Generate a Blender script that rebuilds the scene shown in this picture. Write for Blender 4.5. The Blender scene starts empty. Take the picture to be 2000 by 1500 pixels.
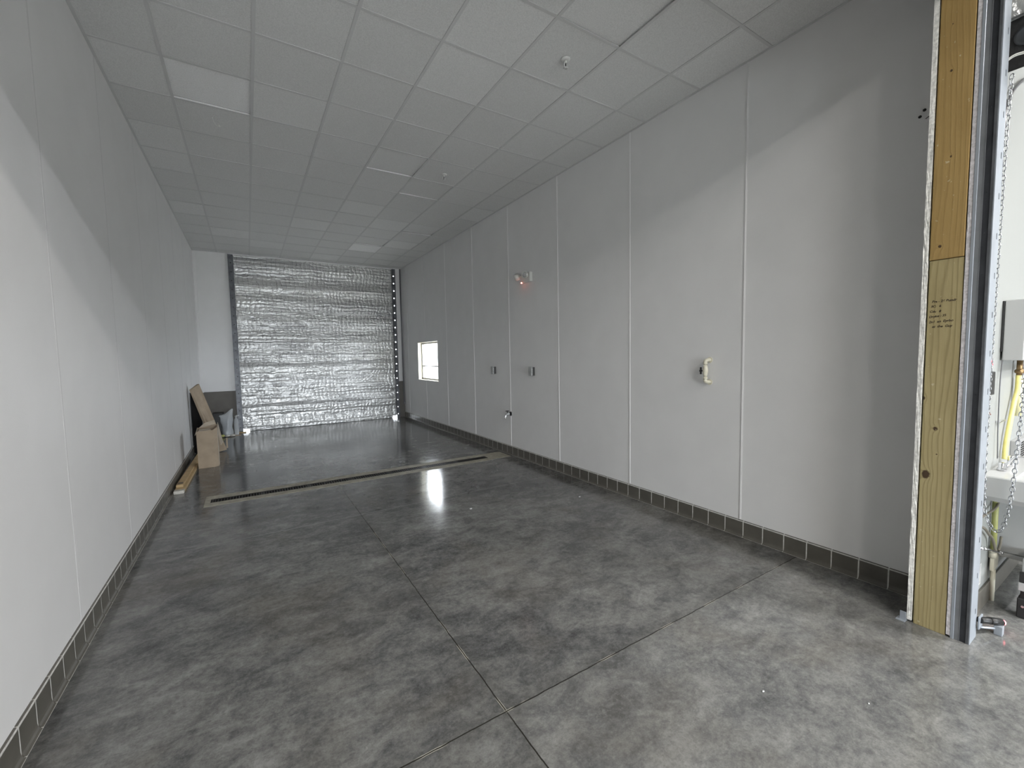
import bpy, bmesh, math, random
from mathutils import Vector, Matrix, noise
random.seed(7)
S = bpy.context.scene
C = S.collection
PI = math.pi

# ------------------------------------------------------------ camera
cam_data = bpy.data.cameras.new('camera')
cam = bpy.data.objects.new('camera', cam_data); C.objects.link(cam); S.camera = cam
F_PX, YAW, PITCH, ROLL = 829.2, 0.5558, -0.0672, -0.0186
cam_data.sensor_fit = 'HORIZONTAL'; cam_data.sensor_width = 36.0
cam_data.lens = F_PX / 2000 * 36
cam_data.clip_start = 0.03; cam_data.clip_end = 300
fwd = Vector((math.sin(YAW)*math.cos(PITCH), math.cos(YAW)*math.cos(PITCH), math.sin(PITCH)))
rt = Vector((math.cos(YAW), -math.sin(YAW), 0)); up = rt.cross(fwd)
r2 = rt*math.cos(ROLL) + up*math.sin(ROLL); u2 = -rt*math.sin(ROLL) + up*math.cos(ROLL)
cam.matrix_world = Matrix(((r2.x, u2.x, -fwd.x, 0), (r2.y, u2.y, -fwd.y, 0), (r2.z, u2.z, -fwd.z, 1.6326), (0, 0, 0, 1)))

# ------------------------------------------------------------ view, world
S.view_settings.view_transform = 'Standard'; S.view_settings.look = 'None'
S.view_settings.gamma = 1; S.view_settings.use_curve_mapping = False
S.view_settings.exposure = 1.50
w = bpy.data.worlds.new('daylight'); S.world = w; w.use_nodes = True
bg = w.node_tree.nodes['Background']
bg.inputs[0].default_value = (0.88, 0.94, 1.0, 1); bg.inputs[1].default_value = 7.0

# room lamps: five ceiling strips in the hall behind the camera
LAMPS = [(2.8, -2.1, 50), (5.4, -2.2, 40), (0.9, -3.2, 32), (6.2, -3.9, 190), (-2.9, -5.0, 70), (-0.6, -4.6, 42)]
LAMP_Z = 4.86
for lx, ly, e in LAMPS:
    ld = bpy.data.lights.new('strip_light', 'AREA'); ld.shape = 'RECTANGLE'; ld.size = 1.15; ld.size_y = 0.16
    ld.energy = e; ld.color = (0.97, 0.975, 1.0) if lx > 6 else (1.0, 0.965, 0.91)
    lo = bpy.data.objects.new('strip_light', ld); C.objects.link(lo); lo.location = (lx, ly, LAMP_Z)

# daylight comes through an unseen opening added to the hall's back wall as fill; the portal only guides the sky light
BX0, BX1, BZ1 = -1.2, 4.2, 2.15
pd = bpy.data.lights.new('added_bay_portal', 'AREA'); pd.shape = 'RECTANGLE'; pd.size = BX1-BX0; pd.size_y = BZ1; pd.cycles.is_portal = True
pobj = bpy.data.objects.new('added_bay_portal', pd); C.objects.link(pobj); pobj.location = ((BX0+BX1)/2, -6.52, BZ1/2); pobj.rotation_euler = (-PI/2, 0, PI)
pw = bpy.data.lights.new('window_portal', 'AREA'); pw.shape = 'RECTANGLE'; pw.size = .93; pw.size_y = 1.29; pw.cycles.is_portal = True
pwo = bpy.data.objects.new('window_portal', pw); C.objects.link(pwo); pwo.location = (3.80, 9.636, 1.533); pwo.rotation_euler = (0, PI/2, 0)
# ------------------------------------------------------------ room dimensions
XL, XR, YF, HC = -0.892, 3.637, 11.475, 4.012
YN, YB = 0.642, 0.842            # near and bay face of the opening wall
OX0, OX1, OH = -0.54, 3.283, 3.56
HX0, HX1, HY0, HH = -6.0, 9.0, -6.5, 5.0
WY0, WY1, WZ0, WZ1 = 8.99, 10.283, 1.068, 1.998

# ------------------------------------------------------------ material helpers
def mat(name, col, rough=.6, metal=0.0, bump=None, var=None, spec=.5):
    m = bpy.data.materials.new(name); m.use_nodes = True
    nt = m.node_tree; b = nt.nodes['Principled BSDF']
    b.inputs['Base Color'].default_value = (*col, 1); b.inputs['Roughness'].default_value = rough
    b.inputs['Metallic'].default_value = metal; b.inputs['Specular IOR Level'].default_value = spec
    tc = nt.nodes.new('ShaderNodeTexCoord')
    if var:
        sc, amt = var
        n = nt.nodes.new('ShaderNodeTexNoise'); n.inputs['Scale'].default_value = sc; n.inputs['Detail'].default_value = 5
        r = nt.nodes.new('ShaderNodeValToRGB')
        r.color_ramp.elements[0].position = .3; r.color_ramp.elements[1].position = .7
        r.color_ramp.elements[0].color = (*[c*(1-amt) for c in col], 1); r.color_ramp.elements[1].color = (*[min(1, c*(1+amt)) for c in col], 1)
        nt.links.new(tc.outputs['Object'], n.inputs['Vector']); nt.links.new(n.outputs['Fac'], r.inputs[0]); nt.links.new(r.outputs[0], b.inputs['Base Color'])
    if bump:
        sc, st, di = bump
        n = nt.nodes.new('ShaderNodeTexNoise'); n.inputs['Scale'].default_value = sc; n.inputs['Detail'].default_value = 4
        bm_ = nt.nodes.new('ShaderNodeBump'); bm_.inputs['Strength'].default_value = st; bm_.inputs['Distance'].default_value = di
        nt.links.new(tc.outputs['Object'], n.inputs['Vector']); nt.links.new(n.outputs['Fac'], bm_.inputs['Height']); nt.links.new(bm_.outputs[0], b.inputs['Normal'])
    return m

class NB:
    def __init__(s, m): s.nt = m.node_tree; s.b = s.nt.nodes['Principled BSDF']
    def n(s, t, **k):
        x = s.nt.nodes.new(t)
        for a, v in k.items():
            if a.startswith('i_'): x.inputs[a[2:].replace('_', ' ')].default_value = v
            else: setattr(x, a, v)
        return x
    def l(s, a, b): s.nt.links.new(a, b)
    def math(s, op, a, b=None, c=None, clamp=False):
        x = s.nt.nodes.new('ShaderNodeMath'); x.operation = op; x.use_clamp = clamp
        for i, v in enumerate((a, b, c)):
            if v is None: continue
            if isinstance(v, (int, float)): x.inputs[i].default_value = v
            else: s.l(v, x.inputs[i])
        return x.outputs[0]
    def mix(s, f, a, b):
        x = s.nt.nodes.new('ShaderNodeMix'); x.data_type = 'RGBA'
        for sock, v in ((x.inputs[0], f), (x.inputs[6], a), (x.inputs[7], b)):
            if isinstance(v, (int, float)): sock.default_value = v
            elif isinstance(v, tuple): sock.default_value = (*v, 1)
            else: s.l(v, sock)
        return x.outputs[2]
    def ramp(s, f, *els):
        x = s.nt.nodes.new('ShaderNodeValToRGB'); cr = x.color_ramp
        while len(cr.elements) < len(els): cr.elements.new(.5)
        for e, (p, c) in zip(cr.elements, els):
            e.position = p; e.color = (*c, 1) if isinstance(c, tuple) else (c, c, c, 1)
        s.l(f, x.inputs[0]); return x.outputs[0]
    def noise(s, vec, scale, detail=5, rough=.55, dist=0):
        x = s.nt.nodes.new('ShaderNodeTexNoise'); x.inputs['Scale'].default_value = scale; x.inputs['Detail'].default_value = detail
        x.inputs['Roughness'].default_value = rough; x.inputs['Distortion'].default_value = dist
        s.l(vec, x.inputs['Vector']); return x.outputs['Fac']
    def mapping(s, vec, scale=(1, 1, 1), rot=(0, 0, 0), loc=(0, 0, 0)):
        x = s.nt.nodes.new('ShaderNodeMapping'); x.inputs['Scale'].default_value = scale; x.inputs['Rotation'].default_value = rot; x.inputs['Location'].default_value = loc
        s.l(vec, x.inputs['Vector']); return x.outputs[0]

M = {}
M['panel'] = mat('fibreglass_wall_panel', (.79, .785, .78), .42, bump=(170, .25, .002), var=(3, .02))
M['panel_right'] = M['panel']
M['molding'] = mat('panel_molding', (.80, .795, .79), .42)
M['molding_left'] = mat('panel_seam_strip', (.74, .735, .73), .85, spec=.2)
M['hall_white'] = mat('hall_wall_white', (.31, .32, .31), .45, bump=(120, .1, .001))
M['hall_floor'] = None
M['tile'] = mat('base_tile_taupe', (.105, .098, .083), .35, var=(9, .12), bump=(60, .15, .001))
M['grout'] = mat('base_grout', (.62, .61, .58), .8, var=(40, .15))
M['block'] = mat('block_grey_brown', (.135, .125, .11), .6, var=(5, .1), bump=(70, .3, .002))
M['steel_dark'] = mat('steel_guide_dark', (.13, .135, .145), .45, .6, var=(14, .25), bump=(40, .2, .001))
M['steel_mid'] = mat('steel_guide_grey', (.26, .27, .285), .42, .5, var=(9, .15))
M['steel_groove'] = mat('steel_groove', (.05, .053, .06), .4, .5, var=(9, .3))
M['galv'] = mat('galvanised_flange', (.36, .39, .43), .42, .35, var=(8, .08))
M['chrome'] = mat('chrome', (.8, .8, .82), .12, 1.0)
M['chain'] = mat('zinc_chain', (.42, .43, .45), .25, 1.0)
M['conduit'] = mat('conduit_metal', (.16, .16, .165), .4, .6)
M['black'] = mat('black_plastic', (.014, .014, .014), .45)
M['blackmatte'] = mat('black_housing', (.012, .012, .013), .7, var=(6, .8), bump=(12, .6, .02))
M['white'] = mat('white_enamel', (.46, .465, .46), .25)
M['whiteplastic'] = mat('white_plastic', (.70, .70, .66), .35)
M['cream'] = mat('cream_window_frame', (.78, .74, .62), .5)
M['pvc'] = mat('pvc_pipe', (.72, .69, .56), .35)
M['yellow'] = mat('yellow_pipe_jacket', (.80, .72, .25), .45, var=(12, .12))
M['olive'] = mat('olive_pipe', (.33, .34, .12), .5, var=(10, .15))
M['hose'] = mat('braided_hose', (.22, .20, .16), .45, .3, bump=(300, .6, .002))
M['brass'] = mat('brass_fitting', (.30, .20, .10), .4, .8, var=(40, .4))
M['outlet'] = mat('cast_outlet_cover', (.46, .47, .465), .5, .2, var=(30, .15))
M['outlet_dark'] = mat('outlet_box_dark', (.06, .06, .06), .6)
M['card'] = mat('cardboard', (.42, .335, .245), .8, var=(7, .10), bump=(60, .2, .001))
M['cardlt'] = mat('cardboard_worn', (.50, .43, .34), .75, var=(12, .14), bump=(90, .25, .001))
M['cardin'] = mat('cardboard_inside', (.30, .23, .16), .85, var=(7, .1))
M['lumber'] = mat('pale_lumber', (.50, .36, .19), .7, var=(9, .15))
M['blacksheet'] = mat('black_sheet', (.008, .007, .007), .95, var=(3, .4))
M['red'] = mat('red_label', (.75, .06, .10), .5)
M['concrete_collar'] = mat('pale_concrete_collar', (.33, .31, .25), .65, var=(14, .25), bump=(40, .3, .002))
M['castiron'] = mat('cast_iron_grate', (.018, .018, .018), .45, .5)
M['pit'] = mat('drain_pit', (.012, .012, .012), .9)
M['gypsum'] = mat('gypsum_edge', (.74, .73, .69), .9, var=(70, .25), bump=(120, .7, .0015))
M['gypsum_pink'] = mat('gypsum_edge_near', (.58, .55, .56), .9, var=(80, .25), bump=(120, .7, .0012))
M['gap'] = mat('stud_gap_dark', (.012, .007, .006), .9)
M['ink'] = mat('marker_ink', (.035, .022, .012), .7)
M['sprink'] = mat('sprinkler_white', (.72, .72, .70), .35)
M['ground'] = mat('outside_concrete', (.55, .54, .52), .9, var=(1.5, .08))
M['bag'] = mat('blue_grey_bag_print', (.26, .29, .32), .35, var=(20, .5))
M['paper'] = mat('pale_packet', (.55, .53, .48), .6, var=(20, .2))
M['greenpaper'] = mat('yellow_green_packet', (.42, .42, .14), .6, var=(20, .2))
M['cable'] = mat('white_cable', (.75, .75, .72), .5)
M['foilwrap'] = mat('foil_insulation_dull', (.45, .45, .45), .35, .6, bump=(25, 1.0, .03), var=(10, .3))
M['rubber'] = mat('dark_rubber', (.02, .02, .02), .6)

def emis(name, col, st):
    m = bpy.data.materials.new(name); m.use_nodes = True; b = m.node_tree.nodes['Principled BSDF']
    b.inputs['Base Color'].default_value = (*col, 1); b.inputs['Emission Color'].default_value = (*col, 1); b.inputs['Emission Strength'].default_value = st
    return m
M['led'] = emis('red_indicator', (1, .3, .2), 6)
M['led2'] = emis('red_sensor_led', (1, .18, .22), 2)
M['lampface'] = emis('lamp_diffuser', (1, .985, .955), 6)

# clear polythene
m = bpy.data.materials.new('clear_plastic'); m.use_nodes = True; nb = NB(m)
nb.b.inputs['Base Color'].default_value = (.75, .78, .8, 1); nb.b.inputs['Roughness'].default_value = .15
nb.b.inputs['Alpha'].default_value = .45
M['clear'] = m
# glass
m = bpy.data.materials.new('window_glass'); m.use_nodes = True; nb = NB(m)
g = nb.n('ShaderNodeBsdfGlossy'); g.inputs['Roughness'].default_value = .02
t = nb.n('ShaderNodeBsdfTransparent'); mx = nb.n('ShaderNodeMixShader'); mx.inputs[0].default_value = .06
nb.l(t.outputs[0], mx.inputs[1]); nb.l(g.outputs[0], mx.inputs[2])
nb.l(mx.outputs[0], m.node_tree.nodes['Material Output'].inputs[0]); M['glass'] = m

# polished concrete with saw-cut joints
m = bpy.data.materials.new('polished_concrete'); m.use_nodes = True; nb = NB(m)
tc = nb.n('ShaderNodeTexCoord'); P = tc.outputs['Object']
sep = nb.n('ShaderNodeSeparateXYZ'); nb.l(P, sep.inputs[0]); X, Y = sep.outputs[0], sep.outputs[1]
big = nb.noise(P, .8, 4, .55, .6); mid = nb.noise(nb.mapping(P, (1, 1.5, 1), loc=(3.1, 1.7, 0)), 4.2, 10, .72, .5); fine = nb.noise(P, 26, 6, .75); speck = nb.noise(P, 130, 3, .7)
v = nb.math('ADD', nb.math('MULTIPLY', big, .28), nb.math('MULTIPLY', mid, .40))
v = nb.math('ADD', v, nb.math('MULTIPLY', fine, .22)); v = nb.math('ADD', v, nb.math('MULTIPLY', speck, .10))
col = nb.ramp(v, (.40, (.045, .046, .047)), (.46, (.085, .086, .086)), (.51, (.130, .130, .125)), (.56, (.178, .178, .171)), (.62, (.24, .24, .232)))
warm = nb.noise(nb.mapping(P, (1, 1, 1), loc=(7, 2, 0)), 1.1, 5, .6, .8)
m12 = nb.noise(nb.mapping(P, (1, 1.3, 1), loc=(9, 4, 0)), 13, 8, .7, .4)
col = nb.mix(nb.math('MULTIPLY', nb.ramp(m12, (.55, 0.0), (.68, 1.0)), .30), col, (.22, .22, .215))
col = nb.mix(nb.math('MULTIPLY', nb.ramp(m12, (.33, 1.0), (.45, 0.0)), .35), col, (.05, .05, .048))
g1 = nb.noise(nb.mapping(P, (1, 1.2, 1), loc=(2, 8, 0)), 48, 6, .75, .3)
col = nb.mix(nb.math('MULTIPLY', nb.ramp(g1, (.54, 0.0), (.66, 1.0)), .28), col, (.23, .228, .215))
col = nb.mix(nb.math('MULTIPLY', nb.ramp(g1, (.34, 1.0), (.46, 0.0)), .35), col, (.055, .052, .045))
slab = nb.math('MULTIPLY', nb.math('LESS_THAN', Y, 1.5967), nb.math('GREATER_THAN', X, .9285))   # this slab is painted paler to imitate the lamp light falling there
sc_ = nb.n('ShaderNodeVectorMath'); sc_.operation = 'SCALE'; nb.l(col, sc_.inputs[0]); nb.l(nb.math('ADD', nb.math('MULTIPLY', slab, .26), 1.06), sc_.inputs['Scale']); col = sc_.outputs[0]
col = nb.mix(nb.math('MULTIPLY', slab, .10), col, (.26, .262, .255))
col = nb.mix(nb.math('MULTIPLY', nb.ramp(warm, (.5, 0.0), (.68, 1.0)), .28), col, (.095, .078, .055))
# fine crackle / trowel streaks
vor = nb.n('ShaderNodeTexVoronoi'); vor.feature = 'DISTANCE_TO_EDGE'; vor.inputs['Scale'].default_value = 2.2
dn = nb.n('ShaderNodeTexNoise'); dn.inputs['Scale'].default_value = 3; dn.inputs['Detail'].default_value = 5; nb.l(P, dn.inputs['Vector'])
mv = nb.n('ShaderNodeVectorMath'); mv.operation = 'ADD'; nb.l(P, mv.inputs[0]); nb.l(dn.outputs['Color'], mv.inputs[1]); nb.l(mv.outputs[0], vor.inputs['Vector'])
crack = nb.ramp(vor.outputs[0], (.0, 1.0), (.012, 0.0))
col = nb.mix(nb.math('MULTIPLY', crack, nb.math('MULTIPLY', nb.ramp(mid, (.5, 0.0), (.65, 1.0)), .35)), col, (.27, .27, .265))
wob = nb.math('MULTIPLY', nb.math('SUBTRACT', nb.noise(P, 9, 4), .5), .012)
def joint(coord, pos, wdt):
    d = nb.math('ABSOLUTE', nb.math('SUBTRACT', nb.math('ADD', coord, wob), pos))
    return d, nb.ramp(nb.math('DIVIDE', d, wdt), (.85, 1.0), (1.0, 0.0))
hgt = None
patch = nb.ramp(nb.noise(P, 5, 3), (.42, .35), (.6, 1.0))
light_edge = nb.ramp(nb.noise(nb.mapping(P, loc=(4, 4, 0)), 4, 3), (.54, 0.0), (.62, 1.0))
jm = None
for co, pos, wd in ((X, .9285, .0034), (Y, 1.5967, .0034), (Y, 8.91, .006), (Y, -2.6, .005), (X, 5.6, .005), (X, -3.6, .005)):
    d, k = joint(co, pos, wd)
    stain = nb.ramp(nb.math('DIVIDE', d, .10), (0.0, 1.0), (1.0, 0.0))
    col = nb.mix(nb.math('MULTIPLY', stain, nb.math('MULTIPLY', patch, .38)), col, (.075, .073, .066))
    col = nb.mix(k, col, (.022, .02, .017))
    d2 = nb.math('ABSOLUTE', nb.math('SUBTRACT', d, wd*1.35)); e2 = nb.ramp(nb.math('DIVIDE', d2, wd*.6), (.6, 1.0), (1.0, 0.0))
    col = nb.mix(nb.math('MULTIPLY', nb.math('MULTIPLY', e2, light_edge), .8), col, (.42, .40, .34))
    jm = k if jm is None else nb.math('MAXIMUM', jm, k)
d, k = joint(Y, 4.54, .006)
col = nb.mix(nb.math('MULTIPLY', k, .4), col, (.34, .34, .33))
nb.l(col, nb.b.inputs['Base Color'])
rg = nb.ramp(mid, (.35, .11), (.65, .17))
nb.l(rg, nb.b.inputs['Roughness'])
nb.b.inputs['Specular IOR Level'].default_value = .5
bp = nb.n('ShaderNodeBump'); bp.inputs['Strength'].default_value = .10; bp.inputs['Distance'].default_value = .003
nb.l(nb.math('SUBTRACT', nb.math('MULTIPLY', nb.noise(P, 7, 5, .5), .5), jm), bp.inputs['Height']); nb.l(bp.outputs[0], nb.b.inputs['Normal'])
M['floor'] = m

# ceiling tiles (fine grained) and a paler new one
def tilemat(name, c):
    m = mat(name, c, .85, bump=(220, .35, .002)); nb = NB(m); tc = nb.n('ShaderNodeTexCoord')
    f = nb.noise(tc.outputs['Object'], 150, 3, .7)
    nb.l(nb.ramp(f, (.35, tuple(x*.86 for x in c)), (.6, tuple(min(1, x*1.04) for x in c))), nb.b.inputs['Base Color'])
    return m
M['ctile'] = tilemat('ceiling_tile', (.76, .76, .75)); M['ctile2'] = tilemat('ceiling_tile_pale', (.97, .97, .96)); M['ctile3'] = tilemat('ceiling_tile_mid', (.81, .81, .80))
M['tbar'] = mat('ceiling_grid_bar', (.64, .64, .635), .5)

# crinkled foil curtain
m = bpy.data.materials.new('foil_curtain'); m.use_nodes = True; nb = NB(m)
tc = nb.n('ShaderNodeTexCoord'); P = tc.outputs['Object']
nb.b.inputs['Metallic'].default_value = .85
nb.b.inputs['Metallic'].default_value = .5
sepf = nb.n('ShaderNodeSeparateXYZ'); nb.l(P, sepf.inputs[0]); FX, FZ = sepf.outputs[0], sepf.outputs[2]
bands = nb.noise(nb.mapping(P, (.16, 1, 2.6)), 1.0, 3, .55)
bands2 = nb.noise(nb.mapping(P, (.35, 1, 15), loc=(3, 0, 1)), 1.0, 3, .6)
wa = nb.noise(nb.mapping(P, (1.6, 1, 2.5)), 1.0, 4, .6); wb = nb.noise(nb.mapping(P, (9, 1, 9), loc=(4, 0, 4)), 1.0, 3, .6)
def cell(co, n_, w1, w2, wd):
    t = nb.math('ADD', nb.math('ADD', nb.math('MULTIPLY', co, n_), nb.math('MULTIPLY', wa, w1)), nb.math('MULTIPLY', wb, w2))
    f = nb.math('ABSOLUTE', nb.math('SUBTRACT', nb.math('FRACT', t), .5))       # 0 at the line
    return f, nb.ramp(nb.math('DIVIDE', f, wd), (.25, 1.0), (1.0, 0.0))
fh, hl = cell(FZ, 13.5, 3.0, .9, .07)
fv, vl = cell(FX, 11.0, 3.2, .8, .055)
fh2, hl2 = cell(FZ, 34, 5.0, 1.6, .10)
mk1 = nb.ramp(nb.noise(nb.mapping(P, (2.2, 1, 8), loc=(2, 0, 5)), 1.0, 3), (.40, .0), (.52, 1.0))
mk2 = nb.ramp(nb.noise(nb.mapping(P, (4, 1, 7), loc=(8, 0, 2)), 1.0, 3), (.38, .0), (.50, 1.0))
mk3 = nb.ramp(nb.noise(nb.mapping(P, (1.0, 1, 5), loc=(5, 0, 9)), 1.0, 3), (.50, .0), (.60, 1.0))
shade = nb.math('ADD', nb.math('MULTIPLY', bands, .5), nb.math('MULTIPLY', bands2, .5))
col = nb.ramp(shade, (.36, (.36, .365, .365)), (.46, (.53, .53, .525)), (.56, (.68, .68, .665)))
col = nb.mix(nb.math('MULTIPLY', nb.math('MULTIPLY', hl, mk1), .85), col, (.05, .05, .05))
col = nb.mix(nb.math('MULTIPLY', nb.math('MULTIPLY', hl2, mk3), .6), col, (.10, .10, .10))
col = nb.mix(nb.math('MULTIPLY', nb.math('MULTIPLY', vl, mk2), .8), col, (.07, .07, .07))
nb.l(col, nb.b.inputs['Base Color']); nb.b.inputs['Roughness'].default_value = .36
h = nb.math('ADD', nb.math('ADD', nb.math('MULTIPLY', nb.math('MULTIPLY', fh, mk1), .5), nb.math('MULTIPLY', nb.math('MULTIPLY', fv, mk2), .6)), nb.math('MULTIPLY', wb, .35))
bp = nb.n('ShaderNodeBump'); bp.inputs['Strength'].default_value = .7; bp.inputs['Distance'].default_value = .02
nb.l(h, bp.inputs['Height']); nb.l(bp.outputs[0], nb.b.inputs['Normal']); M['foil'] = m

# lumber stud: long grain along z, knots at fixed spots (object coordinates)
def studmat(name, c1, c2, c3, knots, contrast=1.0):
    m = bpy.data.materials.new(name); m.use_nodes = True; nb = NB(m)
    tc = nb.n('ShaderNodeTexCoord'); P = tc.outputs['Object']
    w1 = nb.noise(nb.mapping(P, (1, 5, .55)), 1.0, 3, .5)
    sep = nb.n('ShaderNodeSeparateXYZ'); nb.l(P, sep.inputs[0])
    yy = nb.math('ADD', nb.math('MULTIPLY', sep.outputs[1], 46), nb.math('MULTIPLY', w1, 6.0))
    kd = None
    for (ky, kz, kr, ks) in knots:
        dy = nb.math('MULTIPLY', nb.math('SUBTRACT', sep.outputs[1], ky), 1.0); dz = nb.math('MULTIPLY', nb.math('SUBTRACT', sep.outputs[2], kz), ks)
        d = nb.math('DIVIDE', nb.math('SQRT', nb.math('ADD', nb.math('MULTIPLY', dy, dy), nb.math('MULTIPLY', dz, dz))), kr)
        yy = nb.math('ADD', yy, nb.math('DIVIDE', 1.2, nb.math('ADD', nb.math('MULTIPLY', d, d), .35)))
        kd = d if kd is None else nb.math('MINIMUM', kd, d)
    s = nb.math('FRACT', yy)
    ring = nb.ramp(s, (0, 1.0), (.25, .15), (.8, 0.0), (1, 1.0))
    fib = nb.noise(nb.mapping(P, (60, 220, 6)), 1.0, 4, .6)
    blotch = nb.noise(nb.mapping(P, (4, 7, 2.2)), 1.0, 4, .6)
    col = nb.mix(nb.math('MULTIPLY', ring, .8*contrast), c1, c2)
    col = nb.mix(nb.math('MULTIPLY', nb.ramp(fib, (.4, 0.0), (.7, 1.0)), .35), col, c3)
    col = nb.mix(nb.math('MULTIPLY', nb.ramp(blotch, (.4, 0.0), (.7, 1.0)), .40), col, c2)
    ke = nb.math('ADD', kd, nb.math('MULTIPLY', nb.math('SUBTRACT', nb.noise(P, 60, 3), .5), .8))
    col = nb.mix(nb.ramp(ke, (.7, 1.0), (1.15, 0.0)), col, (.055, .030, .012))
    scr = nb.ramp(nb.noise(nb.mapping(P, (10, 40, 40), rot=(.6, 0, 0)), 1.0, 2), (.70, 0.0), (.74, 1.0))
    col = nb.mix(nb.math('MULTIPLY', scr, .5), col, (.62, .56, .40))
    nb.l(col, nb.b.inputs['Base Color']); nb.b.inputs['Roughness'].default_value = .7
    bp = nb.n('ShaderNodeBump'); bp.inputs['Strength'].default_value = .25; bp.inputs['Distance'].default_value = .002
    nb.l(nb.math('ADD', fib, nb.math('MULTIPLY', ring, .6)), bp.inputs['Height']); nb.l(bp.outputs[0], nb.b.inputs['Normal'])
    return m

# ------------------------------------------------------------ mesh builder
class MB:
    def __init__(s): s.bm = bmesh.new(); s.mi = 0
    def setm(s, i): s.mi = i; return s
    def _fin(s, faces):
        for f in faces: f.material_index = s.mi
    def face(s, pts, smooth=False):
        f = s.bm.faces.new([s.bm.verts.new(p) for p in pts]); f.smooth = smooth; s._fin([f]); return f
    def box(s, x0, x1, y0, y1, z0, z1, bev=0, rot=None, pivot=None, seg=2):
        r = bmesh.ops.create_cube(s.bm, size=1); vs = r['verts']
        for v in vs: v.co = Vector((x0+(v.co.x+.5)*(x1-x0), y0+(v.co.y+.5)*(y1-y0), z0+(v.co.z+.5)*(z1-z0)))
        fs = set(f for v in vs for f in v.link_faces)
        if bev:
            es = set(e for v in vs for e in v.link_edges)
            rr = bmesh.ops.bevel(s.bm, geom=list(es), offset=bev, segments=seg, affect='EDGES', profile=.5)
            fs = set(f for f in fs if f.is_valid) | set(rr['faces'])
            vs = list(set(v for f in fs for v in f.verts))
        if rot is not None:
            pv = Vector(pivot) if pivot else Vector(((x0+x1)/2, (y0+y1)/2, (z0+z1)/2))
            for v in vs: v.co = pv + rot @ (v.co-pv)
        s._fin(fs); return vs
    def cyl(s, a, b, r, r1=None, n=20, smooth=True, caps=True):
        a = Vector(a); b = Vector(b); r1 = r if r1 is None else r1; d = (b-a).normalized()
        u = d.orthogonal().normalized(); v = d.cross(u); A = []; B = []
        for i in range(n):
            t = 2*PI*i/n; o = u*math.cos(t)+v*math.sin(t)
            A.append(s.bm.verts.new(a+o*r)); B.append(s.bm.verts.new(b+o*r1))
        fs = []
        for i in range(n):
            f = s.bm.faces.new((A[i], A[(i+1) % n], B[(i+1) % n], B[i])); f.smooth = smooth; fs.append(f)
        if caps: fs += [s.bm.faces.new(A[::-1]), s.bm.faces.new(B)]
        s._fin(fs)
    def lathe(s, a, axis, prof, n=24, smooth=True):
        a = Vector(a); d = Vector(axis).normalized(); u = d.orthogonal().normalized(); v = d.cross(u); R = []
        for (r, h) in prof:
            R.append([s.bm.verts.new(a+d*h+(u*math.cos(2*PI*i/n)+v*math.sin(2*PI*i/n))*max(r, 1e-4)) for i in range(n)])
        fs = []
        for k in range(len(R)-1):
            for i in range(n):
                f = s.bm.faces.new((R[k][i], R[k][(i+1) % n], R[k+1][(i+1) % n], R[k+1][i])); f.smooth = smooth; fs.append(f)
        fs += [s.bm.faces.new(R[0][::-1]), s.bm.faces.new(R[-1])]; s._fin(fs)
    def tube(s, pts, r, n=12, closed=False, smooth=True):
        P = [Vector(p) for p in pts]; N = len(P); R = []; prev = None
        for i in range(N):
            if closed: t = (P[(i+1) % N]-P[i-1]).normalized()
            else: t = (P[min(i+1, N-1)]-P[max(i-1, 0)]).normalized()
            u = t.orthogonal().normalized() if prev is None else (prev-t*prev.dot(t)).normalized()
            prev = u; v = t.cross(u); rr = r[i] if isinstance(r, (list, tuple)) else r
            R.append([s.bm.verts.new(P[i]+(u*math.cos(2*PI*k/n)+v*math.sin(2*PI*k/n))*rr) for k in range(n)])
        fs = []
        for i in range(N if closed else N-1):
            A, B = R[i], R[(i+1) % N]
            for k in range(n):
                f = s.bm.faces.new((A[k], A[(k+1) % n], B[(k+1) % n], B[k])); f.smooth = smooth; fs.append(f)
        if not closed: fs += [s.bm.faces.new(R[0][::-1]), s.bm.faces.new(R[-1])]
        s._fin(fs)
    def sphere(s, c, r, sc=(1, 1, 1), n=16):
        q = bmesh.ops.create_uvsphere(s.bm, u_segments=n, v_segments=n//2+2, radius=r)
        for v in q['verts']: v.co = Vector(c)+Vector((v.co.x*sc[0], v.co.y*sc[1], v.co.z*sc[2]))
        fs = set(f for v in q['verts'] for f in v.link_faces)
        for f in fs: f.smooth = True
        s._fin(fs)
    def build(s, name, m, parent=None, loc=(0, 0, 0), fix=True):
        if fix: bmesh.ops.recalc_face_normals(s.bm, faces=s.bm.faces)
        org = Vector(loc)
        if parent is not None: org = Vector(parent.get('_w', parent.location))
        for v in s.bm.verts: v.co -= org
        me = bpy.data.meshes.new(name); s.bm.to_mesh(me); s.bm.free()
        for x in (m if isinstance(m, (list, tuple)) else [m]): me.materials.append(x)
        o = bpy.data.objects.new(name, me); C.objects.link(o)
        if parent is not None: o.parent = parent; o['_w'] = list(org)
        else: o.location = org; o['_w'] = list(org)
        return o

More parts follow.
